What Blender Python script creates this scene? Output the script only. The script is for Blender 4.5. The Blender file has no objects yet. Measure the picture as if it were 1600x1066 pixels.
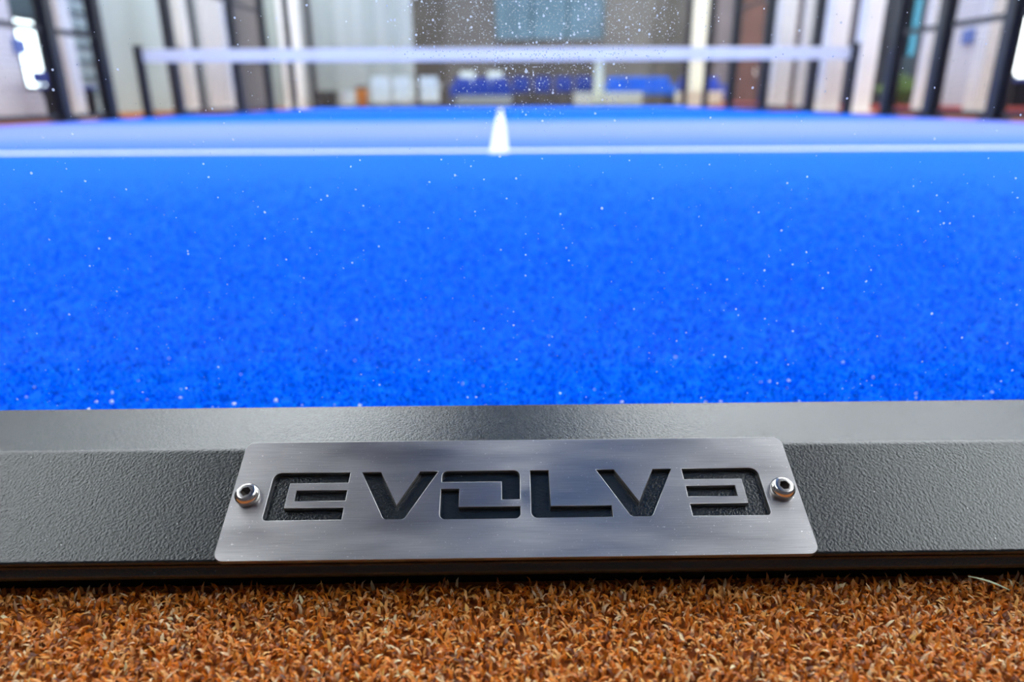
import bpy, bmesh, math
import numpy as np
from mathutils import Vector, Matrix
rng = np.random.default_rng(7)
R = math.radians
scene = bpy.context.scene
col = scene.collection

# ---------------------------------------------------------------- camera
FPX, PITCH, YAW, ROLL = 1091.9, R(19.194), R(0.743), R(-0.290)
CAM = Vector((0.0242, -0.4836, 0.2395))
fwd = Vector((math.sin(YAW)*math.cos(PITCH), math.cos(YAW)*math.cos(PITCH), -math.sin(PITCH)))
rt0 = Vector((math.cos(YAW), -math.sin(YAW), 0))
up0 = rt0.cross(fwd)
rgt = rt0*math.cos(ROLL) + up0*math.sin(ROLL)
upv = up0*math.cos(ROLL) - rt0*math.sin(ROLL)
cd = bpy.data.cameras.new('camera'); cam = bpy.data.objects.new('camera', cd); col.objects.link(cam)
cam.matrix_world = Matrix(((rgt.x, upv.x, -fwd.x, CAM.x), (rgt.y, upv.y, -fwd.y, CAM.y), (rgt.z, upv.z, -fwd.z, CAM.z), (0, 0, 0, 1)))
cd.sensor_width = 36; cd.lens = 36*FPX/1600; cd.clip_start = 0.01; cd.clip_end = 300
cd.dof.use_dof = True; cd.dof.focus_distance = 0.381; cd.dof.aperture_fstop = 4.6
scene.camera = cam

# ---------------------------------------------------------------- sky and exposure
w = bpy.data.worlds.new('overcast_sky'); scene.world = w; w.use_nodes = True
bg = w.node_tree.nodes['Background']
bg.inputs['Color'].default_value = (0.92, 0.97, 1.0, 1); bg.inputs['Strength'].default_value = 7.0
vs = scene.view_settings
vs.view_transform = 'Standard'; vs.look = 'None'; vs.gamma = 1; vs.use_curve_mapping = False
vs.exposure = 0.0

def ray(px, py):
    return fwd*FPX + rgt*(px-800) - upv*(py-533)
def at_Y(px, py, Y):
    v = ray(px, py); return CAM + v*((Y-CAM.y)/v.y)
def at_X(px, py, X):
    v = ray(px, py); return CAM + v*((X-CAM.x)/v.x)

# ---------------------------------------------------------------- materials
GY = -0.052   # middle plane of the near glass
def mat(name, color, rough=0.6, metal=0.0, var=0.0, vscale=8.0, bump=0.0, bscale=60.0, sheen=0.0, spec=0.5, stretch=None, ior=None, sheen_rough=0.5):
    m = bpy.data.materials.new(name); m.use_nodes = True
    nt = m.node_tree; b = nt.nodes['Principled BSDF']
    b.inputs['Base Color'].default_value = (*color, 1); b.inputs['Roughness'].default_value = rough
    b.inputs['Metallic'].default_value = metal; b.inputs['Specular IOR Level'].default_value = spec
    b.inputs['Sheen Weight'].default_value = sheen; b.inputs['Sheen Roughness'].default_value = sheen_rough
    if ior: b.inputs['IOR'].default_value = ior
    tc = nt.nodes.new('ShaderNodeTexCoord'); mp = nt.nodes.new('ShaderNodeMapping')
    nt.links.new(tc.outputs['Object'], mp.inputs['Vector'])
    if stretch: mp.inputs['Scale'].default_value = stretch
    if var:
        n = nt.nodes.new('ShaderNodeTexNoise'); n.inputs['Scale'].default_value = vscale; n.inputs['Detail'].default_value = 5
        nt.links.new(mp.outputs[0], n.inputs['Vector'])
        r = nt.nodes.new('ShaderNodeValToRGB')
        r.color_ramp.elements[0].position = .3; r.color_ramp.elements[1].position = .7
        r.color_ramp.elements[0].color = (*[c*(1-var) for c in color], 1); r.color_ramp.elements[1].color = (*[min(1, c*(1+var)) for c in color], 1)
        nt.links.new(n.outputs['Fac'], r.inputs['Fac']); nt.links.new(r.outputs['Color'], b.inputs['Base Color'])
    if bump:
        n2 = nt.nodes.new('ShaderNodeTexNoise'); n2.inputs['Scale'].default_value = bscale; n2.inputs['Detail'].default_value = 3
        nt.links.new(mp.outputs[0], n2.inputs['Vector'])
        bp = nt.nodes.new('ShaderNodeBump'); bp.inputs['Strength'].default_value = bump; bp.inputs['Distance'].default_value = 0.002
        nt.links.new(n2.outputs['Fac'], bp.inputs['Height']); nt.links.new(bp.outputs['Normal'], b.inputs['Normal'])
    return m

M = {}
def powder_coat():
    m = bpy.data.materials.new('charcoal_powder_coat'); m.use_nodes = True
    nt = m.node_tree; b = nt.nodes['Principled BSDF']
    b.inputs['Base Color'].default_value = (0.010, 0.013, 0.015, 1); b.inputs['Roughness'].default_value = 0.24
    b.inputs['IOR'].default_value = 1.54
    tc = nt.nodes.new('ShaderNodeTexCoord')
    n = nt.nodes.new('ShaderNodeTexNoise'); n.inputs['Scale'].default_value = 720; n.inputs['Detail'].default_value = 3
    n.inputs['Roughness'].default_value = .55
    nt.links.new(tc.outputs['Object'], n.inputs['Vector'])
    bp = nt.nodes.new('ShaderNodeBump'); bp.inputs['Strength'].default_value = 0.5; bp.inputs['Distance'].default_value = 0.0006
    nt.links.new(n.outputs['Fac'], bp.inputs['Height']); nt.links.new(bp.outputs['Normal'], b.inputs['Normal'])
    # dust specks settled on the paint
    v = nt.nodes.new('ShaderNodeTexVoronoi'); v.inputs['Scale'].default_value = 320
    nt.links.new(tc.outputs['Object'], v.inputs['Vector'])
    lt = nt.nodes.new('ShaderNodeMath'); lt.operation = 'LESS_THAN'; lt.inputs[1].default_value = 0.10
    nt.links.new(v.outputs['Distance'], lt.inputs[0])
    sep = nt.nodes.new('ShaderNodeSeparateColor'); nt.links.new(v.outputs['Color'], sep.inputs[0])
    gt = nt.nodes.new('ShaderNodeMath'); gt.operation = 'GREATER_THAN'; gt.inputs[1].default_value = 0.95
    nt.links.new(sep.outputs[0], gt.inputs[0])
    mu = nt.nodes.new('ShaderNodeMath'); mu.operation = 'MULTIPLY'
    nt.links.new(lt.outputs[0], mu.inputs[0]); nt.links.new(gt.outputs[0], mu.inputs[1])
    mx = nt.nodes.new('ShaderNodeMix'); mx.data_type = 'RGBA'
    mx.inputs['A'].default_value = (0.010, 0.013, 0.015, 1); mx.inputs['B'].default_value = (0.10, 0.11, 0.11, 1)
    nt.links.new(mu.outputs[0], mx.inputs['Factor']); nt.links.new(mx.outputs['Result'], b.inputs['Base Color'])
    return m
M['coat'] = powder_coat()

def brushed_steel():
    m = bpy.data.materials.new('brushed_stainless_steel'); m.use_nodes = True
    nt = m.node_tree; b = nt.nodes['Principled BSDF']
    b.inputs['Metallic'].default_value = 1.0; b.inputs['Roughness'].default_value = 0.36
    b.inputs['Anisotropic'].default_value = 0.5
    tc = nt.nodes.new('ShaderNodeTexCoord')
    def noise(sc, scale, detail=4):
        mp = nt.nodes.new('ShaderNodeMapping'); mp.inputs['Scale'].default_value = sc
        nt.links.new(tc.outputs['Object'], mp.inputs['Vector'])
        n = nt.nodes.new('ShaderNodeTexNoise'); n.inputs['Scale'].default_value = scale; n.inputs['Detail'].default_value = detail
        nt.links.new(mp.outputs[0], n.inputs['Vector']); return n
    fine = noise((0.02, 1, 1), 2600); broad = noise((0.25, 1, 1), 70); fleck = noise((1, 1, 1), 900, 2)
    cr = nt.nodes.new('ShaderNodeValToRGB')
    cr.color_ramp.elements[0].position = .25; cr.color_ramp.elements[0].color = (0.31, 0.30, 0.315, 1)
    cr.color_ramp.elements[1].position = .78; cr.color_ramp.elements[1].color = (0.56, 0.545, 0.54, 1)
    ad = nt.nodes.new('ShaderNodeMath'); ad.operation = 'ADD'
    nt.links.new(fine.outputs['Fac'], ad.inputs[0]); nt.links.new(broad.outputs['Fac'], ad.inputs[1])
    ml = nt.nodes.new('ShaderNodeMath'); ml.operation = 'MULTIPLY'; ml.inputs[1].default_value = .5
    nt.links.new(ad.outputs[0], ml.inputs[0]); nt.links.new(ml.outputs[0], cr.inputs['Fac'])
    # pale dust flecks
    fr = nt.nodes.new('ShaderNodeValToRGB'); fr.color_ramp.elements[0].position = .70; fr.color_ramp.elements[1].position = .76
    nt.links.new(fleck.outputs['Fac'], fr.inputs['Fac'])
    mx = nt.nodes.new('ShaderNodeMix'); mx.data_type = 'RGBA'; mx.inputs['B'].default_value = (0.85, 0.83, 0.8, 1)
    nt.links.new(fr.outputs['Color'], mx.inputs['Factor']); nt.links.new(cr.outputs['Color'], mx.inputs['A'])
    nt.links.new(mx.outputs['Result'], b.inputs['Base Color'])
    rr = nt.nodes.new('ShaderNodeMapRange'); rr.inputs['To Min'].default_value = .26; rr.inputs['To Max'].default_value = .5
    nt.links.new(broad.outputs['Fac'], rr.inputs['Value']); nt.links.new(rr.outputs[0], b.inputs['Roughness'])
    bp = nt.nodes.new('ShaderNodeBump'); bp.inputs['Strength'].default_value = 0.12; bp.inputs['Distance'].default_value = 0.0004
    nt.links.new(fine.outputs['Fac'], bp.inputs['Height']); nt.links.new(bp.outputs['Normal'], b.inputs['Normal'])
    return m
M['steel'] = brushed_steel()
M['bolt'] = mat('polished_bolt_steel', (0.66, 0.64, 0.62), 0.22, 1.0, var=.12, vscale=300)
M['socket'] = mat('dark_bolt_socket', (0.06, 0.05, 0.045), 0.5, 0.6)

def blade_mat(name, sheen, spec, rough=.45, tint=(1, 1, 1)):
    m = bpy.data.materials.new(name); m.use_nodes = True
    nt = m.node_tree; b = nt.nodes['Principled BSDF']
    a = nt.nodes.new('ShaderNodeAttribute'); a.attribute_name = 'tone'
    nt.links.new(a.outputs['Color'], b.inputs['Base Color'])
    b.inputs['Roughness'].default_value = rough; b.inputs['Specular IOR Level'].default_value = spec
    b.inputs['Sheen Weight'].default_value = sheen
    tl = nt.nodes.new('ShaderNodeBsdfTranslucent'); nt.links.new(a.outputs['Color'], tl.inputs['Color'])
    ms = nt.nodes.new('ShaderNodeMixShader'); ms.inputs[0].default_value = .3
    nt.links.new(b.outputs[0], ms.inputs[1]); nt.links.new(tl.outputs[0], ms.inputs[2])
    nt.links.new(ms.outputs[0], nt.nodes['Material Output'].inputs['Surface'])
    return m
M['brown_blade'] = blade_mat('rust_turf_fibre', 0.0, .5, .4)
M['blue_blade'] = blade_mat('blue_turf_fibre', 0.0, .0, .8)
BLUE = (0.0, 0.135, 0.80)
M['blue_turf'] = mat('blue_turf', BLUE, .9, var=.22, vscale=260, bump=.6, bscale=300, sheen=.06, spec=.02, sheen_rough=.3)
def painted_sheen(m):
    # pale grazing sheen painted into the service boxes' turf colour, with ragged edges
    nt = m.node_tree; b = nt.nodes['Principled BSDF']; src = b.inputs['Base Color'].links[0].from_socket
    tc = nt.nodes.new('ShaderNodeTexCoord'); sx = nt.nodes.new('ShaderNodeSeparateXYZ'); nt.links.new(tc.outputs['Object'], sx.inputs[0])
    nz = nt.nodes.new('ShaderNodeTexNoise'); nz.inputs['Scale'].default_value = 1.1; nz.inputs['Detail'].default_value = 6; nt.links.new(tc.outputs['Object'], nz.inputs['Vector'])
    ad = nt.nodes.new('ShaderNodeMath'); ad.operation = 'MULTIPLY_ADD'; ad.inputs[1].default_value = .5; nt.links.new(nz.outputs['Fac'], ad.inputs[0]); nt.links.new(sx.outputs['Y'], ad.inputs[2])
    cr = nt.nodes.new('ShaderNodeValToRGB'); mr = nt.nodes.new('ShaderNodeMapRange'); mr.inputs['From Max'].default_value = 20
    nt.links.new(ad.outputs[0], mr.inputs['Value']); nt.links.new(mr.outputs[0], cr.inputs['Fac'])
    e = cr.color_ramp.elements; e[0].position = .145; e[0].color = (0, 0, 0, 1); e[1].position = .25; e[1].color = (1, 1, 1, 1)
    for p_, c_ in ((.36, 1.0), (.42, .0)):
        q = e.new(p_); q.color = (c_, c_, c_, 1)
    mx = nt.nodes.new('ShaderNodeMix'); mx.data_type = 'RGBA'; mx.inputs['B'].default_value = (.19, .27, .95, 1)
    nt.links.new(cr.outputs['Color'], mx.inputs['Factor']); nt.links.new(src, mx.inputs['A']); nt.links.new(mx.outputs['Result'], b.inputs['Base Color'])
painted_sheen(M['blue_turf'])
M['brown_turf'] = mat('rust_turf', (0.27, 0.08, 0.018), .95, var=.35, vscale=300, bump=.6, bscale=300, spec=.1)
M['line'] = mat('white_line_fibre', (0.85, 0.86, 0.92), .8, var=.05, vscale=200, sheen=.3)
M['black'] = mat('black_cage_paint', (0.012, 0.014, 0.018), .45, var=.2, vscale=5)
M['net'] = mat('black_net_twine', (0.012, 0.012, 0.014), .9)
M['tape'] = mat('white_net_tape', (0.99, 0.96, 0.90), .7, var=.04, vscale=3)
M['white'] = mat('white_painted_steel', (0.93, 0.91, 0.87), .5, var=.05, vscale=2)
M['sage'] = mat('sage_wall_panel', (0.40, 0.46, 0.44), .7, var=.07, vscale=1)
M['pale'] = mat('pale_cladding', (0.40, 0.42, 0.41), .6, var=.07, vscale=1.5)
M['pale2'] = mat('off_white_cladding', (0.47, 0.48, 0.475), .6, var=.05, vscale=1.5)
M['lav'] = mat('lavender_white_board', (0.66, 0.67, 0.76), .6, var=.06, vscale=1)
M['teal'] = mat('pale_teal_shutter', (0.36, 0.47, 0.49), .5, var=.08, vscale=2)
M['tealdark'] = mat('dark_teal_panel', (0.03, 0.07, 0.09), .5, var=.3, vscale=1)
M['taupe'] = mat('taupe_plaster', (0.085, 0.075, 0.068), .85, var=.25, vscale=1.2)
M['greybrown'] = mat('grey_brown_panel', (0.13, 0.12, 0.115), .8, var=.15, vscale=1.2)
M['mauve'] = mat('mauve_grey_panel', (0.10, 0.09, 0.105), .8, var=.15, vscale=1.2)
M['slate'] = mat('slate_panel', (0.018, 0.024, 0.034), .6, var=.3, vscale=1.2)
M['redbrown'] = mat('red_brown_wood', (0.085, 0.034, 0.026), .6, var=.3, vscale=3, stretch=(6, 6, .6))
M['bluefab'] = mat('royal_blue_fabric', (0.006, 0.04, 0.33), .8, var=.15, vscale=10, sheen=.2)
M['bluelight'] = mat('bright_blue_fabric', (0.01, 0.13, 0.62), .8, var=.15, vscale=10, sheen=.2)
M['bluesign'] = mat('blue_sign_print', (0.12, 0.2, 0.55), .5)
M['cream'] = mat('cream_upholstery', (0.78, 0.76, 0.62), .7, var=.06, vscale=5)
M['plastic'] = mat('white_plastic', (0.82, 0.83, 0.80), .4, var=.04, vscale=5)
M['orange'] = mat('orange_plastic', (0.72, 0.23, 0.04), .5, var=.1, vscale=6)
M['darkobj'] = mat('dark_canvas', (0.04, 0.035, 0.035), .8, var=.3, vscale=8)
M['leaf'] = mat('green_leaf', (0.13, 0.22, 0.05), .6, var=.4, vscale=20)
M['darkleaf'] = mat('dark_green_leaf', (0.02, 0.07, 0.04), .6, var=.4, vscale=20)
M['red'] = mat('red_kerb_paint', (0.5, 0.07, 0.06), .6, var=.15, vscale=4)
M['roof'] = mat('grey_roof_sheet', (0.045, 0.055, 0.065), .6, var=.15, vscale=1)
M['backwall'] = mat('dark_grey_render', (0.06, 0.06, 0.065), .9, var=.2, vscale=1.5)
M['skyblue'] = mat('painted_sky_light', (.22, .32, .44), .8, var=.2, vscale=.8)
M['straw'] = mat('pale_green_straw', (0.45, 0.5, 0.32), .6, var=.2, vscale=200)

def dusty_glass():
    m = bpy.data.materials.new('dusty_clear_glass'); m.use_nodes = True
    nt = m.node_tree
    for n in list(nt.nodes):
        if n.type == 'BSDF_PRINCIPLED': nt.nodes.remove(n)
    out = nt.nodes['Material Output']
    N = nt.nodes.new; Lk = nt.links.new
    tr = N('ShaderNodeBsdfTransparent'); tr.inputs['Color'].default_value = (0.985, 0.995, 0.995, 1)
    gl = N('ShaderNodeBsdfGlossy'); gl.inputs['Roughness'].default_value = 0.02
    fr = N('ShaderNodeLayerWeight'); fr.inputs['Blend'].default_value = .5
    fp = N('ShaderNodeMath'); fp.operation = 'POWER'; fp.inputs[1].default_value = 4.0; Lk(fr.outputs['Facing'], fp.inputs[0])
    fm = N('ShaderNodeMath'); fm.operation = 'MULTIPLY_ADD'; fm.inputs[1].default_value = .5; fm.inputs[2].default_value = .008; Lk(fp.outputs[0], fm.inputs[0])
    m1 = N('ShaderNodeMixShader'); Lk(fm.outputs[0], m1.inputs[0]); Lk(tr.outputs[0], m1.inputs[1]); Lk(gl.outputs[0], m1.inputs[2])
    df = N('ShaderNodeBsdfDiffuse'); df.inputs['Color'].default_value = (.75, .85, .95, 1)
    tl = N('ShaderNodeBsdfTranslucent'); tl.inputs['Color'].default_value = (.75, .88, 1, 1)
    md = N('ShaderNodeMixShader'); md.inputs[0].default_value = .6; Lk(df.outputs[0], md.inputs[1]); Lk(tl.outputs[0], md.inputs[2])
    tc = N('ShaderNodeTexCoord')
    sx = N('ShaderNodeSeparateXYZ'); Lk(tc.outputs['Object'], sx.inputs[0])
    flat = N('ShaderNodeCombineXYZ'); Lk(sx.outputs['X'], flat.inputs['X']); Lk(sx.outputs['Z'], flat.inputs['Y'])
    # dried splash patch: an ellipse broken up by noise
    def mth(op, a, bb=None, clamp=False):
        n = N('ShaderNodeMath'); n.operation = op; n.use_clamp = clamp
        for i, v in enumerate((a, bb)):
            if v is None: continue
            if isinstance(v, (int, float)): n.inputs[i].default_value = v
            else: Lk(v, n.inputs[i])
        return n.outputs[0]
    dx = mth('DIVIDE', mth('SUBTRACT', sx.outputs['X'], 0.045), 0.105)
    dz = mth('DIVIDE', mth('SUBTRACT', sx.outputs['Z'], 0.495), 0.2)
    rr = mth('SQRT', mth('ADD', mth('MULTIPLY', dx, dx), mth('MULTIPLY', dz, dz)))
    nz = N('ShaderNodeTexNoise'); nz.inputs['Scale'].default_value = 45; nz.inputs['Detail'].default_value = 4; Lk(flat.outputs[0], nz.inputs['Vector'])
    patch = mth('SUBTRACT', mth('ADD', 1.15, mth('MULTIPLY', nz.outputs['Fac'], .5)), rr, True)
    def specks(scale, size, base, gain):
        v = N('ShaderNodeTexVoronoi'); v.voronoi_dimensions = '2D'; v.inputs['Scale'].default_value = scale; Lk(flat.outputs[0], v.inputs['Vector'])
        sc = N('ShaderNodeSeparateColor'); Lk(v.outputs['Color'], sc.inputs[0])
        rad = mth('MULTIPLY', sc.outputs[1], size)
        inside = mth('LESS_THAN', v.outputs['Distance'], rad)
        prob = mth('ADD', base, mth('MULTIPLY', patch, gain))
        keep = mth('LESS_THAN', sc.outputs[0], prob)
        return mth('MULTIPLY', inside, keep)
    s1 = specks(520, .40, .008, .50); s2 = specks(1300, .58, .004, .95); s3 = specks(130, .13, .02, .0)
    film = mth('MULTIPLY', patch, .03)
    fac = mth('MAXIMUM', mth('MAXIMUM', mth('MULTIPLY', s1, .75), mth('MULTIPLY', s2, .45)), mth('MAXIMUM', mth('MULTIPLY', s3, .7), film))
    fac = mth('MULTIPLY', fac, mth('LESS_THAN', sx.outputs['Y'], GY))
    m2 = N('ShaderNodeMixShader'); Lk(fac, m2.inputs[0]); Lk(m1.outputs[0], m2.inputs[1]); Lk(md.outputs[0], m2.inputs[2])
    Lk(m2.outputs[0], out.inputs['Surface'])
    return m
M['glass'] = dusty_glass()
def plain_glass():
    m = bpy.data.materials.new('clear_glass'); m.use_nodes = True
    nt = m.node_tree; out = nt.nodes['Material Output']; nt.nodes.remove(nt.nodes['Principled BSDF'])
    tr = nt.nodes.new('ShaderNodeBsdfTransparent'); tr.inputs['Color'].default_value = (.94, .98, .98, 1)
    gl = nt.nodes.new('ShaderNodeBsdfGlossy'); gl.inputs['Roughness'].default_value = .03
    fr = nt.nodes.new('ShaderNodeLayerWeight'); mx = nt.nodes.new('ShaderNodeMixShader')
    fp = nt.nodes.new('ShaderNodeMath'); fp.operation = 'POWER'; fp.inputs[1].default_value = 4.0; nt.links.new(fr.outputs['Facing'], fp.inputs[0])
    fm = nt.nodes.new('ShaderNodeMath'); fm.operation = 'MULTIPLY_ADD'; fm.inputs[1].default_value = .5; fm.inputs[2].default_value = .02; nt.links.new(fp.outputs[0], fm.inputs[0])
    nt.links.new(fm.outputs[0], mx.inputs[0]); nt.links.new(tr.outputs[0], mx.inputs[1]); nt.links.new(gl.outputs[0], mx.inputs[2])
    nt.links.new(mx.outputs[0], out.inputs['Surface']); return m
M['clear'] = plain_glass()

# ---------------------------------------------------------------- mesh helpers
def obj(name, me, material, parent=None, loc=(0, 0, 0)):
    o = bpy.data.objects.new(name, me); col.objects.link(o); o.location = loc
    if material is not None and not me.materials: me.materials.append(M[material] if isinstance(material, str) else material)
    if parent: o.parent = parent
    return o
def boxes(name, lst, bevel=0.0):
    """one mesh out of boxes (x0,x1,y0,y1,z0,z1)"""
    bm = bmesh.new()
    for x0, x1, y0, y1, z0, z1 in lst:
        r = bmesh.ops.create_cube(bm, size=1)
        for v in r['verts']:
            v.co = Vector(((x0+x1)/2+v.co.x*(x1-x0), (y0+y1)/2+v.co.y*(y1-y0), (z0+z1)/2+v.co.z*(z1-z0)))
    if bevel: bmesh.ops.bevel(bm, geom=bm.edges[:], offset=bevel, segments=2, affect='EDGES', profile=.7)
    me = bpy.data.meshes.new(name); bm.to_mesh(me); bm.free(); return me
def box(name, b, material, parent=None, bevel=0.0, loc=(0, 0, 0)):
    return obj(name, boxes(name, [b], bevel), material, parent, loc)
def tag(o, label=None, cat=None, group=None, kind=None):
    if label: o['label'] = label
    if cat: o['category'] = cat
    if group: o['group'] = group
    if kind: o['kind'] = kind
    return o
def thing(name, loc, label, cat, group=None, rz=0):
    o = bpy.data.objects.new(name, None); col.objects.link(o); o.location = loc; o.rotation_euler.z = rz; o.empty_display_size = .1
    return tag(o, label, cat, group)
def copy_tree(o, parent=None):
    c = o.copy(); col.objects.link(c)
    if parent: c.parent = parent
    for ch in [x for x in bpy.data.objects if x.parent == o]: copy_tree(ch, c)
    return c
def smooth(me, angle=40):
    me.polygons.foreach_set('use_smooth', [True]*len(me.polygons))
    me.set_sharp_from_angle(angle=R(angle))

# ---------------------------------------------------------------- setting: floors
TURF_Z = -0.006
fl = box('floor', (-40, 40, -8, 60, -0.3, TURF_Z-.001), 'brown_turf'); tag(fl, kind='structure')
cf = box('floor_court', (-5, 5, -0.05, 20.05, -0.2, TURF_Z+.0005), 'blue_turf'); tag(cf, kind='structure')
LZ = (TURF_Z-.004, TURF_Z+.003)
SERV = 3.05
box('service_line', (-5, 5, SERV-.07, SERV+.07, *LZ), 'line', cf)
box('service_line', (-5, 5, 20-SERV-.05, 20-SERV+.05, *LZ), 'line', cf)
box('centre_line', (-.045+.012, .045+.012, SERV-.16, 20-SERV+.16, LZ[0], LZ[1]+.0005), 'line', cf)

# ---------------------------------------------------------------- setting: unseen canopy roof shaped for the light, added light-blocking walls
ROOF = 8.0; RY = -2.6; RE = 21.0
for nm, a, b_, y0_, y1_ in (('ceiling_light_shaper', -4.5, -.1, RY, 3.8), ('ceiling_light_shaper', 1.7, 4.5, RY, 3.8), ('ceiling_light_shaper', -3.0, -.1, 3.8, RE), ('ceiling_light_shaper', 1.7, 3.2, 3.8, RE), ('ceiling_light_shaper', -2.4, -.1, RE, 32), ('ceiling_light_shaper', 1.7, 2.6, RE, 32), ('ceiling_light_shaper', -14, 14, -6, RY), ('ceiling_light_shaper', -14, -8.6, RY, RE), ('ceiling_light_shaper', 12.6, 14, RY, RE)):  # roof out of view, section widths shaped for light and beam reflections
    me = boxes(nm, [(a, b_, y0_, y1_, ROOF, ROOF+.08)] + [(x, x+.06, y0_, y1_, ROOF-.04, ROOF) for x in np.arange(a+.2, b_-.1, .5)])
    tag(obj(nm, me, 'roof'), kind='structure')
def tinted(name='blue_reflection_tint', c=(.03, .16, .29, 1)):
    m = bpy.data.materials.new(name); m.use_nodes = True
    nt = m.node_tree; nt.nodes.remove(nt.nodes['Principled BSDF'])
    tr = nt.nodes.new('ShaderNodeBsdfTransparent'); tr.inputs['Color'].default_value = c
    nt.links.new(tr.outputs[0], nt.nodes['Material Output'].inputs['Surface']); return m
tag(box('ceiling_reflection_strip', (-.1, 1.7, RY, 32, ROOF+.02, ROOF+.05), tinted()), kind='structure')  # unseen strip added to put a blue reflection on the beam
for y in (-4.5, 4.5, 8.0, 15, 20.9):
    tag(box('trim_1', (-14, 14, y-.1, y+.1, ROOF-.3, ROOF-.041), 'white'), kind='structure')
tag(box('trim_2', (-2.4, 2.6, 31.8, 32, ROOF-.3, ROOF-.041), 'white'), kind='structure')
for s_ in (-1, 1):
    tag(box('wall_end_light_blocker_%s' % ('left' if s_ < 0 else 'right'), (13.8*s_-.1, 13.8*s_+.1, -5, 7.5, TURF_Z, ROOF), 'backwall'), kind='structure')  # unseen end walls added to block light from the open sides
tag(box('wall_rear_light_blocker', (-14, 14, -5.2, -5.0, TURF_Z, ROOF), 'backwall'), kind='structure')  # unseen wall added to dim light from behind the camera

# ---------------------------------------------------------------- steel base beam
LIPY, LIPZ, SL = -0.1846, 0.01876, R(26.735)   # top surface of the plate at its lower edge
THK = 0.003
nrm = Vector((0, -math.sin(SL), math.cos(SL)))
vdir = Vector((0, math.cos(SL), math.sin(SL)))
p0 = Vector((0, LIPY, LIPZ)) - nrm*THK + vdir*0.0006     # lower edge of the sloped face
tcre = (-0.1200 - p0.y)/vdir.y
p1 = p0 + vdir*tcre                                      # crease
TOPY = -0.0605
prof = [(-0.160, -.05), (-0.172, .0), (p0.y+.0002, .0068), (p0.y+.0034, p0.z-.0036), (p0.y, p0.z), (p1.y, p1.z), (TOPY, p1.z+.0003), (TOPY, -.05)]
rads = [0, 0, .0025, .002, .0022, .009, .0025, 0]
def fillet(poly, rad, closed=True, seg=6):
    out = []; n = len(poly)
    for i in range(n):
        P = Vector(poly[i]); r = rad[i] if isinstance(rad, (list, tuple)) else rad
        if r <= 0: out.append(P); continue
        A = (Vector(poly[i-1])-P); B = (Vector(poly[(i+1) % n])-P)
        a, b_ = A.normalized(), B.normalized()
        th = a.angle(b_); t = min(r/math.tan(th/2), A.length*.49, B.length*.49); r = t*math.tan(th/2)
        c = P + (a+b_).normalized()*(r/math.sin(th/2))
        s = P+a*t-c; e = P+b_*t-c
        ang = s.angle_signed(e) if hasattr(s, 'angle_signed') else 0
        for k in range(seg+1):
            q = ang*k/seg
            out.append(c + Vector((s.x*math.cos(-q)-s.y*math.sin(-q), s.x*math.sin(-q)+s.y*math.cos(-q))))
    return out
pf = fillet(prof, rads, seg=7)
def hold(poly, d=.0005):
    # short strips beside every rounded edge keep the flat faces flat in shading
    out = []
    for i, p in enumerate(poly):
        q = poly[(i+1) % len(poly)]; out.append(p); L = (q-p).length
        if L > .004: out += [p+(q-p)*(d/L), q-(q-p)*(d/L)]
    return out
pf = hold(pf)
def extrude_x(name, poly, x0, x1):
    n = len(poly)
    vs_ = [(x0, p.x, p.y) for p in poly] + [(x1, p.x, p.y) for p in poly]
    fs = [(i, (i+1) % n, n+(i+1) % n, n+i) for i in range(n)] + [tuple(range(n))[::-1], tuple(range(n, 2*n))]
    me = bpy.data.meshes.new(name); me.from_pydata(vs_, [], fs); me.update()
    bm = bmesh.new(); bm.from_mesh(me); bmesh.ops.recalc_face_normals(bm, faces=bm.faces[:]); bm.to_mesh(me); bm.free()
    smooth(me, 35); return me
beam = obj('base_beam', extrude_x('base_beam', pf, -5.2, 5.2), 'coat')
tag(beam, 'charcoal powder-coated steel base beam with sloped face along the glass', 'beam')

# ---------------------------------------------------------------- steel sign plate with cut-out lettering
U0 = 0.03043
def rot_fix(pts): return pts
HOLES = [
 ([(-134.6, 52.4), (-92.3, 52.4), (-92.5, 45.7), (-124.6, 45.7), (-124.8, 30.1), (-92.8, 30.1), (-92.8, 22.9), (-134.9, 22.9)], [4.5, 0, 0, 0, 0, 0, 0, 2.2]),
 ([(-120.1, 41.0), (-92.4, 41.0), (-92.5, 34.4), (-120.2, 34.4)], 0),
 ([(-85.9, 52.4), (-75.2, 52.4), (-64.6, 31.1), (-53.4, 52.4), (-43.3, 52.4), (-60.0, 22.7), (-70.6, 22.7)], [0, 0, 0, 0, 0, 3, 3]),
 ([(-41.0, 45.3), (-41.1, 52.4), (2.3, 52.4), (2.0, 34.0), (-7.9, 34.0), (-7.9, 45.3)], [0, 3.2, 3.6, 0, 0, 0]),
 ([(-41.2, 41.0), (-31.2, 41.0), (-31.2, 29.7), (2.1, 29.7), (2.1, 22.4), (-41.0, 22.4)], [0, 0, 0, 0, 3.2, 3.2]),
 ([(8.0, 52.3), (18.4, 52.3), (18.3, 29.5), (51.2, 29.5), (51.3, 22.6), (7.8, 22.6)], [0, 0, 0, 0, 0, 3.4]),
 ([(45.0, 52.3), (55.0, 52.3), (66.4, 31.6), (76.8, 52.3), (87.2, 52.3), (72.1, 22.7), (61.0, 22.7)], [0, 0, 0, 0, 0, 3, 3]),
 ([(93.0, 52.3), (135.6, 52.3), (136.0, 22.6), (93.8, 22.6), (93.6, 29.9), (125.3, 29.9), (125.2, 45.4), (93.2, 45.4)], [0, 4.8, 2.4, 0, 0, 0, 0, 0]),
 ([(93.4, 41.1), (120.6, 41.1), (120.7, 34.4), (93.4, 34.4)], 0)]
OUT = ([(-154.7, 0), (154.7, 0), (154.7, 73.3), (-154.7, 73.3)], 5.2)
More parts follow.
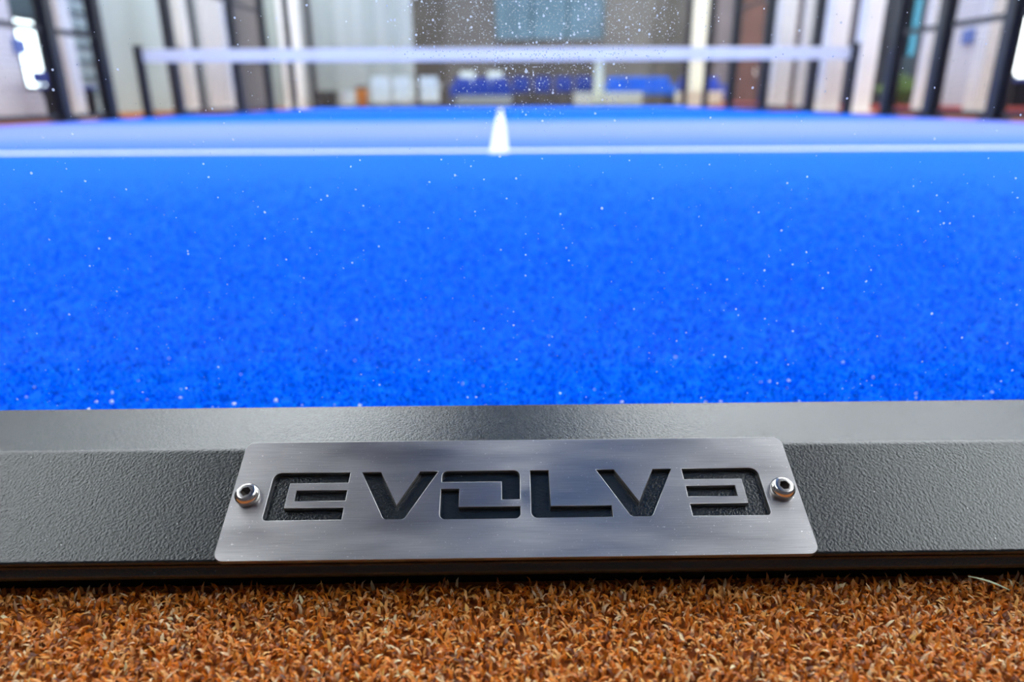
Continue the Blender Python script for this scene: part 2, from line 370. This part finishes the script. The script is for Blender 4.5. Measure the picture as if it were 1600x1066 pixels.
def plate_mesh():
    cu = bpy.data.curves.new('plate', 'CURVE'); cu.dimensions = '2D'; cu.fill_mode = 'BOTH'
    for poly, rad in [OUT] + HOLES:
        pts = fillet([(a/1000, b_/1000) for a, b_ in poly], [r/1000 for r in rad] if isinstance(rad, list) else rad/1000, seg=8)
        sp = cu.splines.new('POLY'); sp.points.add(len(pts)-1); sp.use_cyclic_u = True
        for i, p in enumerate(pts): sp.points[i].co = (p.x, p.y, 0, 1)
    cu.extrude = THK/2 - .00022; cu.bevel_depth = .00022; cu.bevel_resolution = 1; cu.offset = -.00022
    tmp = bpy.data.objects.new('tmp', cu); col.objects.link(tmp)
    me = bpy.data.meshes.new_from_object(tmp.evaluated_get(bpy.context.evaluated_depsgraph_get()))
    bpy.data.objects.remove(tmp); bpy.data.curves.remove(cu)
    me.name = 'plate'; smooth(me, 50); return me
sign = thing('sign_plate', (U0, LIPY, LIPZ), 'brushed steel plate with cut-out EVOLVE lettering bolted to the charcoal beam', 'sign')
sign.rotation_euler = (SL, 0, 0)
pl = obj('plate', plate_mesh(), 'steel', sign, (0, 0, -THK/2))
def bolt():
    # socket head: lathed head with a hexagonal recess
    prof_ = [(.0058, 0), (.0066, .0005), (.0067, .0024), (.0062, .0036), (.0052, .0048), (.0046, .0052), (.0040, .0053)]
    bm = bmesh.new(); n = 36; rings = []
    for r, z in prof_:
        rings.append([bm.verts.new((r*math.cos(2*math.pi*k/n), r*math.sin(2*math.pi*k/n), z)) for k in range(n)])
    def hexpt(a, rad):
        k = (a % (math.pi/3)) - math.pi/6
        rr_ = rad*math.cos(math.pi/6)/math.cos(k); return rr_*math.cos(a), rr_*math.sin(a)
    for z in (.0053, .0022):
        rings.append([bm.verts.new((*hexpt(2*math.pi*k/n, .0028), z)) for k in range(n)])
    for a, b_ in zip(rings[:-1], rings[1:]):
        for k in range(n): bm.faces.new((a[k], a[(k+1) % n], b_[(k+1) % n], b_[k]))
    me = bpy.data.meshes.new('bolt'); bm.to_mesh(me); bm.free(); smooth(me, 35)
    bm = bmesh.new(); bm.faces.new([bm.verts.new((*hexpt(2*math.pi*k/n, .00279), 0)) for k in range(n)])
    r = bmesh.ops.extrude_face_region(bm, geom=bm.faces[:])
    bmesh.ops.translate(bm, verts=[v for v in r['geom'] if isinstance(v, bmesh.types.BMVert)], vec=(0, 0, .0004))
    ms = bpy.data.meshes.new('hex_socket'); bm.to_mesh(ms); bm.free()
    return me, ms
bme, sme = bolt()
for u, v, a in ((-145.6, 37.6, .25), (145.6, 37.6, .1)):
    bo = obj('bolt', bme, 'bolt', sign, (u/1000, v/1000, 0)); bo.rotation_euler.z = a
    obj('hex_socket', sme, 'socket', bo, (0, 0, .0021))

# ---------------------------------------------------------------- near glass wall
for i, (a, b_) in enumerate(((-1.0, 1.0), (-3.0, -1.004), (1.004, 3.0), (-5.0, -3.004), (3.004, 5.0))):
    g = box('window_1' if i == 0 else 'window_%d' % (i+1), (a, b_, GY-.005, GY+.005, .0, 3.0), 'glass')
    tag(g, kind='structure')

# ---------------------------------------------------------------- turf fibres
def blades(name, material, pos, length, width, tones, lean):
    n = len(pos); S = 4
    phi = rng.uniform(0, 2*np.pi, n); twist = rng.normal(0, .9, n)
    th0 = np.abs(rng.normal(0, .35, n)); curl = rng.normal(lean, .7, n)
    P = pos.copy(); V = np.zeros((n, 2*S-1, 3))
    for k in range(S):
        t = k/(S-1)
        d = phi+twist*t
        wdir = np.stack([-np.sin(d), np.cos(d), np.zeros(n)], 1)
        wk = width*(1-.55*t**2)
        if k < S-1:
            V[:, 2*k] = P-wdir*wk[:, None]/2; V[:, 2*k+1] = P+wdir*wk[:, None]/2
        else: V[:, 2*k] = P
        th = th0+curl*(t+.15)
        st = length/(S-1)
        P = P+np.stack([np.sin(th)*np.cos(d)*st, np.sin(th)*np.sin(d)*st, np.cos(th)*st], 1)
    V[:, :, 2] = np.maximum(V[:, :, 2], TURF_Z)
    nv = 2*S-1
    base = (np.arange(n)*nv)[:, None]
    quads = np.concatenate([base+np.array([[0, 1, 3, 2]]), base+np.array([[2, 3, 5, 4]])], 0)
    tris = base+np.array([[4, 5, 6]])
    me = bpy.data.meshes.new(name)
    me.vertices.add(n*nv); me.vertices.foreach_set('co', V.reshape(-1))
    loops = np.concatenate([quads.reshape(-1), tris.reshape(-1)]).astype(np.int32)
    me.loops.add(len(loops)); me.loops.foreach_set('vertex_index', loops)
    nq, ntr = len(quads), len(tris)
    starts = np.concatenate([np.arange(nq)*4, nq*4+np.arange(ntr)*3]).astype(np.int32)
    me.polygons.add(nq+ntr); me.polygons.foreach_set('loop_start', starts)
    me.update(calc_edges=True)
    ca = me.color_attributes.new('tone', 'FLOAT_COLOR', 'POINT')
    c = np.ones((n, nv, 4), np.float32); c[:, :, :3] = tones[:, None, :]
    ca.data.foreach_set('color', c.reshape(-1))
    me.polygons.foreach_set('use_smooth', [True]*len(me.polygons))
    return obj(name, me, material)
def scatter(x0, x1, y0, y1, n):
    return np.stack([rng.uniform(x0, x1, n), rng.uniform(y0, y1, n), np.full(n, TURF_Z)], 1)
def palette(n, cols, probs, jit=.15):
    c = np.array(cols)[rng.choice(len(cols), n, p=probs)]
    return np.clip(c*rng.normal(1, jit, (n, 1)), 0, 1)
BROWN = [(.80, .27, .025), (.60, .17, .012), (.95, .48, .14), (.97, .70, .40), (.20, .05, .008)]
pos = np.concatenate([scatter(-.55, .62, -.46, -.176, 95000), scatter(-1.6, 1.7, -1.3, -.176, 26000)])
n = len(pos)
bl = blades('rust_turf_fibres', 'brown_blade', pos, rng.uniform(.0038, .0072, n), rng.uniform(.0013, .0021, n), palette(n, BROWN, [.34, .22, .20, .10, .14]), 1.5)
tag(bl, 'short rust-orange curly turf fibres in front of the beam', 'turf', kind='stuff')
BL = [(.0, .165, .92), (.0, .12, .78), (.0, .22, 1.0), (.003, .30, 1.0), (.0, .09, .6)]
ys = -.045 + 2.2*rng.beta(1, 2.6, 95000); xs = (rng.uniform(-1, 1, 95000)+rng.normal(0, .18, 95000))*(.52+.62*(ys+.05)) + .03
pos = np.stack([xs, ys, np.full(95000, TURF_Z)], 1); n = len(pos)
gb = blades('blue_turf_fibres', 'blue_blade', pos, rng.uniform(.005, .009, n), rng.uniform(.0010, .0018, n)*(1+ys), palette(n, BL, [.46, .22, .22, .05, .05]), 1.8)
tag(gb, 'short blue turf fibres of the court behind the glass', 'turf', kind='stuff')
# pale sand grains lying on the blue turf close to the glass
def grains():
    bm = bmesh.new()
    for _ in range(560):
        y = -.040 + min(rng.exponential(.035), .25); x = rng.uniform(-.55, .6); s = rng.uniform(.0006, .0015)
        r = bmesh.ops.create_icosphere(bm, subdivisions=1, radius=s)
        k = Vector(rng.uniform(.6, 1.5, 3))
        for v in r['verts']: v.co = Vector((x+v.co.x*k.x, y+v.co.y*k.y, .0028+v.co.z*k.z))
    me = bpy.data.meshes.new('sand_grains'); bm.to_mesh(me); bm.free(); return me
tag(obj('sand_grains', grains(), mat('pale_sand', (.95, .97, 1.0), .5)), 'pale sand grains scattered on the blue turf by the glass', 'sand', kind='stuff')
# a loose straw lying on the rust turf against the beam
def straw():
    a = Vector((.262, -.1875, .006)); b_ = Vector((.279, -.195, .003)); s = (b_-a).cross(Vector((0, 0, 1))).normalized()
    bm = bmesh.new(); row = []
    for k in range(7):
        t = k/6; c = a.lerp(b_, t)+Vector((0, 0, .0012*math.sin(t*3.1))); wd = .0009*math.sin(.25+t*2.6)
        row.append([bm.verts.new(c+s*wd), bm.verts.new(c+Vector((0, 0, .0004))), bm.verts.new(c-s*wd), bm.verts.new(c-Vector((0, 0, .0003)))])
    for p, q in zip(row[:-1], row[1:]):
        for k in range(4): bm.faces.new((p[k], p[(k+1) % 4], q[(k+1) % 4], q[k]))
    bm.faces.new(row[0][::-1]); bm.faces.new(row[-1])
    me = bpy.data.meshes.new('dry_straw'); bm.to_mesh(me); bm.free(); return me
tag(obj('dry_straw', straw(), 'straw'), 'small pale green dry straw lying on the rust turf at the beam', 'straw')

# ---------------------------------------------------------------- padel net
NY = 10.0; NX = 4.97; NZ = .90
net = thing('court_net', (0, NY, TURF_Z), 'black court net with white top tape between two black posts', 'net')
for s in (-1, 1):
    po = box('net_post', (-.05, .05, -.05, .05, 0, .93), 'black', net, .008, (s*NX, 0, 0))
    box('base_plate', (-.11, .11, -.09, .09, 0, .012), 'black', po)
    box('post_cap', (-.055, .055, -.055, .055, .93, .945), 'black', po)
wires = [(x-.0011, x+.0011, -.001, .001, .03, NZ-.06) for x in np.arange(-NX+.06, NX-.05, .045)]
wires += [(-NX+.05, NX-.05, -.001, .001, z-.0011, z+.0011) for z in np.arange(.05, NZ-.1, .045)]
tag(obj('netting', boxes('netting', wires), 'net', net), kind='stuff')
box('top_tape', (-NX+.05, NX-.05, -.008, .008, NZ-.165, NZ), 'tape', net, .004)
box('bottom_cord', (-NX+.05, NX-.05, -.006, .006, .03, .05), 'net', net)

# ---------------------------------------------------------------- cage: posts, mesh panels
def cage_post(x, y, label, group):
    t = thing('cage_post', (x, y, TURF_Z), label, 'post', group)
    obj('shaft', CP['shaft'], 'black', t); bp_ = obj('base_plate', CP['plate'], 'black', t)
    for sx in (-1, 1):
        for sy in (-1, 1): obj('anchor_bolt', CP['bolt'], 'black', bp_, (sx*.085, sy*.085, .014))
    return t
CP = {'shaft': boxes('shaft', [(-.065, .065, -.075, .075, .01, 4.0)], .006), 'plate': boxes('base_plate', [(-.12, .12, -.12, .12, 0, .014)]), 'bolt': boxes('anchor_bolt', [(-.012, .012, -.012, .012, 0, .02)])}
LEFT = [0.15, 2.0, 4.0, 6.0, 8.25, 9.3, 11.4, 14.2, 16.1, 18.0, 20.1]
RIGHT = [0.15, 2.0, 4.0, 5.7, 7.05, 8.2, 9.2, 11.7, 13.9, 16.0, 18.0, 20.1]
def mesh_panel(x, y0, y1, group, label):
    t = thing('mesh_panel', (x, (y0+y1)/2, TURF_Z), label, 'fence panel', group)
    h = (y1-y0)/2-.085
    for z in (.06, 1.0, 2.0, 3.0): box('rail', (-.018, .018, -h, h, z-.03, z+.03), 'black', t)
    for s in (-1, 1): box('stile', (-.018, .018, -.02, .02, .03, 3.03), 'black', t, loc=(0, s*(h-.02), 0))
    wl = [(-.0015, .0015, y-.0015, y+.0015, .06, 3.0) for y in np.arange(-h+.05, h-.02, .06)] + [(-.0015, .0015, -h, h, z-.0015, z+.0015) for z in np.arange(.12, 3, .06)]
    tag(obj('wire_mesh', boxes('wire_mesh', wl), 'black', t), kind='stuff')
ORD = ['first', 'second', 'third', 'fourth', 'fifth', 'sixth', 'seventh']
for side, ys_ in ((-1, LEFT), (1, RIGHT)):
    wname = 'sage wall' if side < 0 else 'teal windowed wall'
    toward = sorted([y for y in ys_ if y < NY], reverse=True); beyond = sorted([y for y in ys_ if y > NY])
    for lst, where in ((toward, 'towards the steel sign'), (beyond, 'towards the far lounge')):
        for k, y in enumerate(lst):
            cage_post(side*5.13, y, '%s black cage post from the net %s, along the %s' % (ORD[k], where, wname), 'black cage posts')
        for k, (a, b_) in enumerate(zip(lst[:-1], lst[1:])):
            a, b_ = min(a, b_), max(a, b_)
            if a < 3.5 or a > 15.8: continue
            mesh_panel(side*5.13, a, b_, 'cage mesh panels', '%s black mesh panel from the net %s, along the %s' % (ORD[k], where, wname))

# far end glass with its own base beam
fb = obj('base_beam', boxes('base_beam', [(-5.1, 5.1, 20.06, 20.2, TURF_Z, .05)], .004), 'coat')
tag(fb, 'charcoal steel base beam under the far glass wall behind the net', 'beam')
for i, a in enumerate(np.arange(-5, 5, 2)):
    tag(box('window_%d' % (i+6), (a+.003, a+1.997, 20.12, 20.13, .05, 3.0), 'clear'), kind='structure')

# ---------------------------------------------------------------- white columns
def column(x, y, wd, label, h=ROOF-.3, group=None, m='white'):
    t = thing('steel_column', (x, y, TURF_Z), label, 'column', group)
    s = wd/2; f = wd*.10
    me = boxes('shaft', [(-s, s, -s, -s+f, .02, h), (-s, s, s-f, s, .02, h), (-f/2, f/2, -s+f, s-f, .02, h)])
    # side cover plates close the section, as on a boxed steel column
    me2 = boxes('cover_plate', [(-s+.002, -s+f*.6, -s+f, s-f, .02, h)])
    obj('shaft', me, m, t); a = obj('cover_plate', me2, m, t); b_ = obj('cover_plate', me2, m, t, (2*s-f*.6-.002, 0, 0))
    bp_ = box('base_plate', (-s-.06, s+.06, -s-.06, s+.06, 0, .02), m, t)
    return t
COLS = [ # photo x at horizon height, lateral X, pixel width, label
 (111, -5.75, 30, 'stout white steel column nearest the bright window opening'),
 (352, -5.9, 36, 'broad white steel column in front of the grey brown panel'),
 (296, -6.9, 22, 'slim off-white steel column beside the sage panel'),
 (1343, 5.75, 27, 'white steel column just outside the cage by the mauve panel'),
 (1292, 5.9, 31, 'broad white steel column beside the end of the net tape'),
 (1253, 6.6, 21, 'slim white steel column beside the slate panel'),
 (1215, 6.2, 26, 'white steel column next to the red brown wall strip'),
 (1440, 6.3, 19, 'slim white steel column beside the teal window'),
 (1531, 6.3, 31, 'white steel column against the board with the blue square')]
for px, X, wpx, lb in COLS:
    P = at_X(px, 150, X); depth = (P-CAM).dot(fwd)
    column(X, P.y, wpx*depth/FPX*.93, lb)
P = at_Y(462, 150, 21.6); column(P.x, P.y, .46, 'white column in front of the pale far cladding', h=4.5)
P = at_Y(1087, 150, 22.6); column(P.x, P.y, .48, 'cream white column between the taupe wall and the red brown door', h=4.5, m='cream')

# ---------------------------------------------------------------- side walls as panels
def zpix(px, py, X): return at_X(px, py, X).z
def wall_side(name, X, sections):
    root = bpy.data.objects.new(name, None); col.objects.link(root); tag(root, kind='structure')
    for x0, x1, m, z0, z1 in sections:
        ya, yb = sorted((at_X(x0, 150, X).y, at_X(x1, 150, X).y))
        t = .12
        box('wall_panel', (-t/2, t/2, ya+.004-(ya+yb)/2, yb-.004-(ya+yb)/2, z0, z1), m, root, loc=(X, (ya+yb)/2, TURF_Z))
    return root
WL, WR = -7.8, 7.8
TOP = 5.0
wl = wall_side('wall_left', WL, [
 (-420, -230, 'lav', 0, TOP), (-230, -20, 'teal', 0, TOP), (-20, 38, 'lav', 0, TOP), (38, 84, 'lav', 0, .4), (38, 84, 'tealdark', 1.55, TOP),
 (84, 106, 'tealdark', 0, TOP), (106, 165, 'teal', 0, TOP), (165, 262, 'sage', 0, TOP), (262, 292, 'pale', 0, TOP),
 (292, 318, 'slate', 0, TOP), (318, 372, 'pale', 0, TOP), (372, 428, 'mauve', 0, TOP)])
wr = wall_side('wall_right', WR, [
 (1198, 1240, 'redbrown', 0, TOP), (1240, 1272, 'slate', 0, TOP), (1272, 1312, 'tealdark', 0, TOP), (1312, 1350, 'mauve', 0, TOP), (1350, 1380, 'slate', 0, TOP),
 (1380, 1425, 'tealdark', 0, .9), (1380, 1425, 'tealdark', 2.3, TOP), (1425, 1470, 'mauve', 0, TOP), (1470, 1556, 'lav', 0, TOP),
 (1556, 1640, 'tealdark', 0, .5), (1556, 1640, 'lav', 1.7, TOP), (1640, 1800, 'lav', 0, TOP), (1800, 2050, 'teal', 0, TOP)])
# shutter slats on the teal panel
for z in np.arange(.35, 3.6, .28):
    a, b_ = at_X(106, 150, WL).y, at_X(165, 150, WL).y
    box('shutter_slat', (-.03, .03, -(b_-a)/2+.05, (b_-a)/2-.05, -.02, .02), 'tealdark', wl, loc=(WL+.08, (a+b_)/2, z))
# window glazing in the right wall
def glazing(name, X, x0, x1, z0, z1, m='clear', mull=True):
    a, b_ = sorted((at_X(x0, 150, X).y, at_X(x1, 150, X).y))
    wdw = box(name, (-.01, .01, a, b_, z0+TURF_Z, z1+TURF_Z), m, loc=(X, 0, 0)); tag(wdw, kind='structure')
    for yy in ((a, (a+b_)/2, b_) if mull else (a, b_)): box('window_frame', (-.05, .05, yy-.03, yy+.03, z0+TURF_Z, z1+TURF_Z), 'tealdark', wdw)
    for zz in (z0, z1): box('window_frame', (-.05, .05, a, b_, zz-.03+TURF_Z, zz+.03+TURF_Z), 'tealdark', wdw)
glazing('window_11', WR, 1383, 1422, .93, 2.27, tinted('teal_tinted_glass', (.16, .30, .36, 1)))
glazing('window_12', WL, 41, 81, .43, 1.52, mull=False)
# signs: blue squares on the white boards
for px, py, X, sx in ((22, 72, WL, .09), (1521, 57, WR, -.09)):
    P = at_X(px, py, X)
    s = obj('wall_sign', boxes('wall_sign', [(-.02, .02, -.14, .14, -.11, .11)], .004), 'bluesign', loc=(X+sx, P.y, P.z))
    tag(s, 'small blue square sign on the lavender white board beside the %s' % ('bright window opening' if X < 0 else 'white column'), 'sign')

# ---------------------------------------------------------------- far wall
FW = 27.0
def far_panel(x0, x1, m, z0, z1, root, Y=FW, name='wall_panel', t=.15):
    a, b_ = at_Y(x0, 150, Y).x, at_Y(x1, 150, Y).x
    return box(name, (a-(a+b_)/2+.005, b_-(a+b_)/2-.005, -t/2, t/2, z0, z1), m, root, loc=((a+b_)/2, Y, TURF_Z))
far = bpy.data.objects.new('wall_far', None); col.objects.link(far); tag(far, kind='structure')
for x0, x1, m in ((648, 700, 'taupe'), (700, 775, 'greybrown'), (940, 1010, 'greybrown'), (1010, 1110, 'taupe')):
    far_panel(x0, x1, m, 0, 7, far)
far_panel(775, 940, 'taupe', 0, 2.25, far); far_panel(775, 940, 'taupe', 5.2, 7, far)
wdw = bpy.data.objects.new('window_13', None); col.objects.link(wdw); tag(wdw, kind='structure')
far_panel(740, 980, 'skyblue', 0, 7, far, Y=29.5)  # panel added behind the window, its blue stands in for sky light
xs_ = [775, 830, 885, 940]
for a, b_ in zip(xs_[:-1], xs_[1:]):
    far_panel(a+2, b_-2, 'clear', 2.3, 5.15, wdw, name='pane', t=.02)
for a in xs_: far_panel(a-2.4, a+2.4, 'tealdark', 2.25, 5.2, wdw, name='window_frame', t=.1)
far_panel(1110, 1200, 'mauve', 0, 7, far, Y=25.5)
far_panel(428, 440, 'slate', 0, 7, far)
door = bpy.data.objects.new('door_1', None); col.objects.link(door); tag(door, kind='structure')
far_panel(1148, 1182, 'redbrown', 0, 3.6, door, Y=25.38, name='door_leaf', t=.06)
far_panel(1140, 1147, 'slate', 0, 3.7, door, Y=25.36, name='door_frame', t=.1); far_panel(1183, 1192, 'slate', 0, 3.7, door, Y=25.36, name='door_frame', t=.1)
box('door_handle', (-.015, .015, -.06, 0, -.12, .12), 'bolt', door, loc=(at_Y(1176, 150, 25.3).x, 25.34, 1.05))
# pale vertical cladding to one side
clad = bpy.data.objects.new('wall_cladding', None); col.objects.link(clad); tag(clad, kind='structure')
xs_ = [428, 448, 478, 505, 531, 552, 575, 592, 611, 630, 649]
for i, (a, b_) in enumerate(zip(xs_[:-1], xs_[1:])):
    p = far_panel(a, b_, ['sage', 'sage', 'pale', 'pale', 'pale2', 'pale2', 'pale', 'pale2', 'pale', 'pale2'][i], 0, 6, clad, Y=23.2, t=.10)
    p.location.y += .03*(i % 2)

# ---------------------------------------------------------------- lounge furniture behind the far glass
def chair_meshes():
    d = {}
    d['seat'] = boxes('seat', [(-.24, .24, -.24, .24, .40, .47)], .02)
    me = boxes('backrest', [(-.25, .25, .20, .25, .47, .84)], .02)
    d['backrest'] = me
    d['shell'] = boxes('tub_shell', [(-.26, .26, -.26, .26, .13, .40)], .03)
    d['leg'] = boxes('leg', [(-.018, .018, -.018, .018, 0, .41)])
    d['arm'] = boxes('arm', [(-.03, .03, -.22, .22, .62, .66), (-.02, .02, -.22, -.18, .44, .63)], .008)
    return d
CH = chair_meshes()
def chair(x, y, rz, m, legm, label, group, arms=False):
    t = thing('lounge_chair', (x, y, TURF_Z), label, 'chair', group, rz)
    for nme in ('seat', 'backrest'):
        o = bpy.data.objects.new(nme, CH[nme].copy()); col.objects.link(o); o.parent = t; o.data.materials.clear(); o.data.materials.append(M[m])
    if arms:
        o = bpy.data.objects.new('tub_shell', CH['shell']); col.objects.link(o); o.parent = t
        if not o.data.materials: o.data.materials.append(M[m])
    for sx in (-1, 1):
        for sy in (-1, 1):
            me = CH['leg']; o = obj('leg', me, legm, t, (sx*.21, sy*.21, 0))
        if arms:
            o = bpy.data.objects.new('arm', CH['arm'].copy()); col.objects.link(o); o.parent = t; o.location = (sx*.27, 0, 0); o.data.materials.append(M[m])
    return t
def fx(px, Y): return at_Y(px, 155, Y).x
for px, rz, wh in ((596, 3.3, 'next to the orange bin'), (632, 3.0, 'in the middle of the row of three'), (672, 3.14, 'next to the dark blue sofa')):
    chair(fx(px, 21.3), 21.3, rz, 'plastic', 'black', 'white plastic chair %s, behind the far glass' % wh, 'three white chairs', True)
def sofa(px0, px1, Y, m, label):
    a, b_ = fx(px0, Y), fx(px1, Y); wd = b_-a
    t = thing('lounge_sofa', ((a+b_)/2, Y, TURF_Z), label, 'sofa')
    s = wd/2
    box('seat', (-s+.1, s-.1, -.32, .25, .30, .46), m, t, .03)
    nb = max(2, round(wd/.75))
    for k in range(nb):
        c = -s+.1+(wd-.2)*(k+.5)/nb; h = (wd-.2)/nb/2-.012
        box('back_cushion', (-h, h, -.08, .08, 0, .38), m, t, .04, (c, .24, .46))
    for q in (-1, 1): box('armrest', (-.05, .05, -.33, .32, .25, .62), m, t, .02, (q*(s-.05), 0, 0))
    for qx in (-1, 1):
        for qy in (-1, 1): box('leg', (-.025, .025, -.025, .025, 0, .31), 'black', t, loc=(qx*(s-.15), qy*.24, 0))
sofa(704, 800, 22.3, 'bluefab', 'dark royal blue sofa behind the centre line by the white stools')
sofa(944, 1052, 22.3, 'bluelight', 'bright blue sofa behind the long cream pouf')
sofa(1056, 1128, 23.4, 'bluefab', 'dark blue sofa behind the cream bench and column')
for px, wh in ((815, 'beside the dark royal blue sofa'), (847, 'second from the dark royal blue sofa'), (879, 'third from the dark royal blue sofa'), (911, 'behind the small cream cube pouf')):
    chair(fx(px, 22.2), 22.2, 3.14+(px % 5-2)*.03, 'bluefab', 'black', 'dark blue lounge chair %s' % wh, 'four blue chairs between the sofas')
def stool(px, Y, label, group):
    t = thing('bar_stool', (fx(px, Y), Y, TURF_Z), label, 'stool', group)
    box('seat', (-.21, .21, -.2, .2, .66, .72), 'plastic', t, .02); box('backrest', (-.24, .24, .17, .21, .72, 1.05), 'plastic', t, .02)
    for sx in (-1, 1):
        for sy in (-1, 1): box('leg', (-.014, .014, -.014, .014, 0, .67), 'black', t, loc=(sx*.17, sy*.16, 0))
    box('footrest', (-.17, .17, -.175, -.155, .24, .27), 'black', t)
for px, wh in ((731, 'white chairs'), (774, 'blue lounge chairs')): stool(px, 23.3, 'white bar stool behind the dark blue sofa, at its end by the ' + wh, 'two white bar stools')
def low_box(name, px0, px1, Y, h, m, label, cat):
    a, b_ = fx(px0, Y), fx(px1, Y); s = (b_-a)/2
    t = thing(name, ((a+b_)/2, Y, TURF_Z), label, cat)
    box('body', (-s+.02, s-.02, -.23, .23, .05, h-.09), m, t, .02); box('cushion_top', (-s, s, -.25, .25, h-.09, h), m, t, .025)
    for qx in (-1, 1):
        for qy in (-1, 1): box('foot', (-.02, .02, -.02, .02, 0, .06), 'black', t, loc=(qx*(s-.1), qy*.15, 0))
low_box('cream_pouf', 897, 927, 21.0, .38, 'cream', 'small cream cube pouf beside the cream pedestal', 'pouf')
low_box('long_pouf', 943, 1002, 21.0, .38, 'cream', 'long cream pouf in front of the bright blue sofa', 'pouf')
low_box('cream_bench', 1056, 1126, 21.6, .40, 'cream', 'cream bench in front of the cream white column', 'bench')
low_box('coffee_table', 712, 800, 21.5, .30, 'pale', 'low pale coffee table in front of the dark blue sofa', 'table')
X_ = fx(935, 21.25)
t = thing('cream_pedestal', (X_, 21.35, TURF_Z), 'tall cream pedestal between the two cream poufs', 'pedestal')
box('shaft', (-.11, .11, -.11, .11, .05, 1.22), 'cream', t, .01); box('base', (-.15, .15, -.15, .15, 0, .05), 'cream', t); box('top_cap', (-.14, .14, -.14, .14, 1.22, 1.27), 'cream', t, .01)
def bin_(px, Y, wd, h, m, lid, label, cat, name):
    t = thing(name, (fx(px, Y), Y, TURF_Z), label, cat)
    bm = bmesh.new(); r = bmesh.ops.create_cone(bm, segments=20, radius1=wd*.42, radius2=wd*.5, depth=h, cap_ends=True)
    bmesh.ops.translate(bm, verts=bm.verts, vec=(0, 0, h/2)); me = bpy.data.meshes.new('bucket'); bm.to_mesh(me); bm.free(); smooth(me, 50); obj('bucket', me, m, t)
    bm = bmesh.new(); bmesh.ops.create_cone(bm, segments=20, radius1=wd*.53, radius2=wd*.45, depth=.07, cap_ends=True)
    bmesh.ops.translate(bm, verts=bm.verts, vec=(0, 0, h+.035)); me = bpy.data.meshes.new('lid'); bm.to_mesh(me); bm.free(); smooth(me, 50); obj('lid', me, lid, t)
bin_(543, 21.1, .42, .42, 'plastic', 'pale', 'low white bucket beside the orange bin', 'bucket', 'white_bucket')
bin_(566, 21.45, .36, .52, 'orange', 'darkobj', 'orange bin with dark lid before the pale cladding', 'bin', 'orange_bin')
bin_(512, 21.9, .6, .40, 'darkobj', 'darkobj', 'squat dark brown canvas tub on the floor by the white bucket', 'tub', 'canvas_tub')

# benches, shrubs and kerbs beside the court
def bench(px, X, label):
    P = at_X(px, 150, X); t = thing('side_bench', (X, P.y, TURF_Z), label, 'bench')
    for k in range(3): box('slat', (-.065, .065, -.5, .5, .42, .46), 'bluefab', t, .006, ((k-1)*.14, 0, 0))
    box('backrest', (-.02, .02, -.5, .5, .5, .68), 'bluefab', t, .006, (math.copysign(.24, X), 0, 0))
    for s in (-1, 1):
        box('leg', (-.2, .2, -.03, .03, 0, .42), 'black', t, loc=(0, s*.36, 0))
        box('back_support', (-.015, .015, -.03, .03, .3, .66), 'black', t, loc=(math.copysign(.215, X), s*.36, 0))
bench(110, -7.1, 'royal blue slatted bench below the bright window opening')
bench(1632, 7.05, 'royal blue slatted bench by the low dark green shrub')
def shrub(px, X, rad, h, m, label):
    P = at_X(px, 150, X); t = thing('shrub', (X, P.y, TURF_Z), label, 'shrub')
    N = 420
    vs_, fs = [], []
    for i in range(N):
        d = rng.normal(0, 1, 3); d /= np.linalg.norm(d); r = rng.uniform(.55, 1)
        c = np.array([d[0]*rad*r, d[1]*rad*r, h*.55+d[2]*h*.45*r])
        a = rng.normal(0, 1, 3); a /= np.linalg.norm(a); b_ = np.cross(a, d); b_ /= np.linalg.norm(b_)+1e-6
        L = rng.uniform(.05, .09); k = len(vs_)
        vs_ += [tuple(c-a*L), tuple(c+b_*L*.4), tuple(c+a*L), tuple(c-b_*L*.4)]; fs.append((k, k+1, k+2, k+3))
    me = bpy.data.meshes.new('foliage'); me.from_pydata(vs_, [], fs); me.update(); tag(obj('foliage', me, m, t), kind='stuff')
    box('stem', (-.02, .02, -.02, .02, 0, h*.5), 'redbrown', t)
shrub(1403, 7.25, .35, .62, 'leaf', 'small bright green shrub under the teal window')
shrub(1566, 7.3, .28, .55, 'darkleaf', 'low dark green shrub at the end of the blue slatted bench')
k = obj('kerb', boxes('kerb', [(-.08, .08, -8, 8, 0, .10)], .01), 'red', loc=(6.75, 14, TURF_Z)); tag(k, 'red painted kerb along the foot of the teal windowed wall', 'kerb')
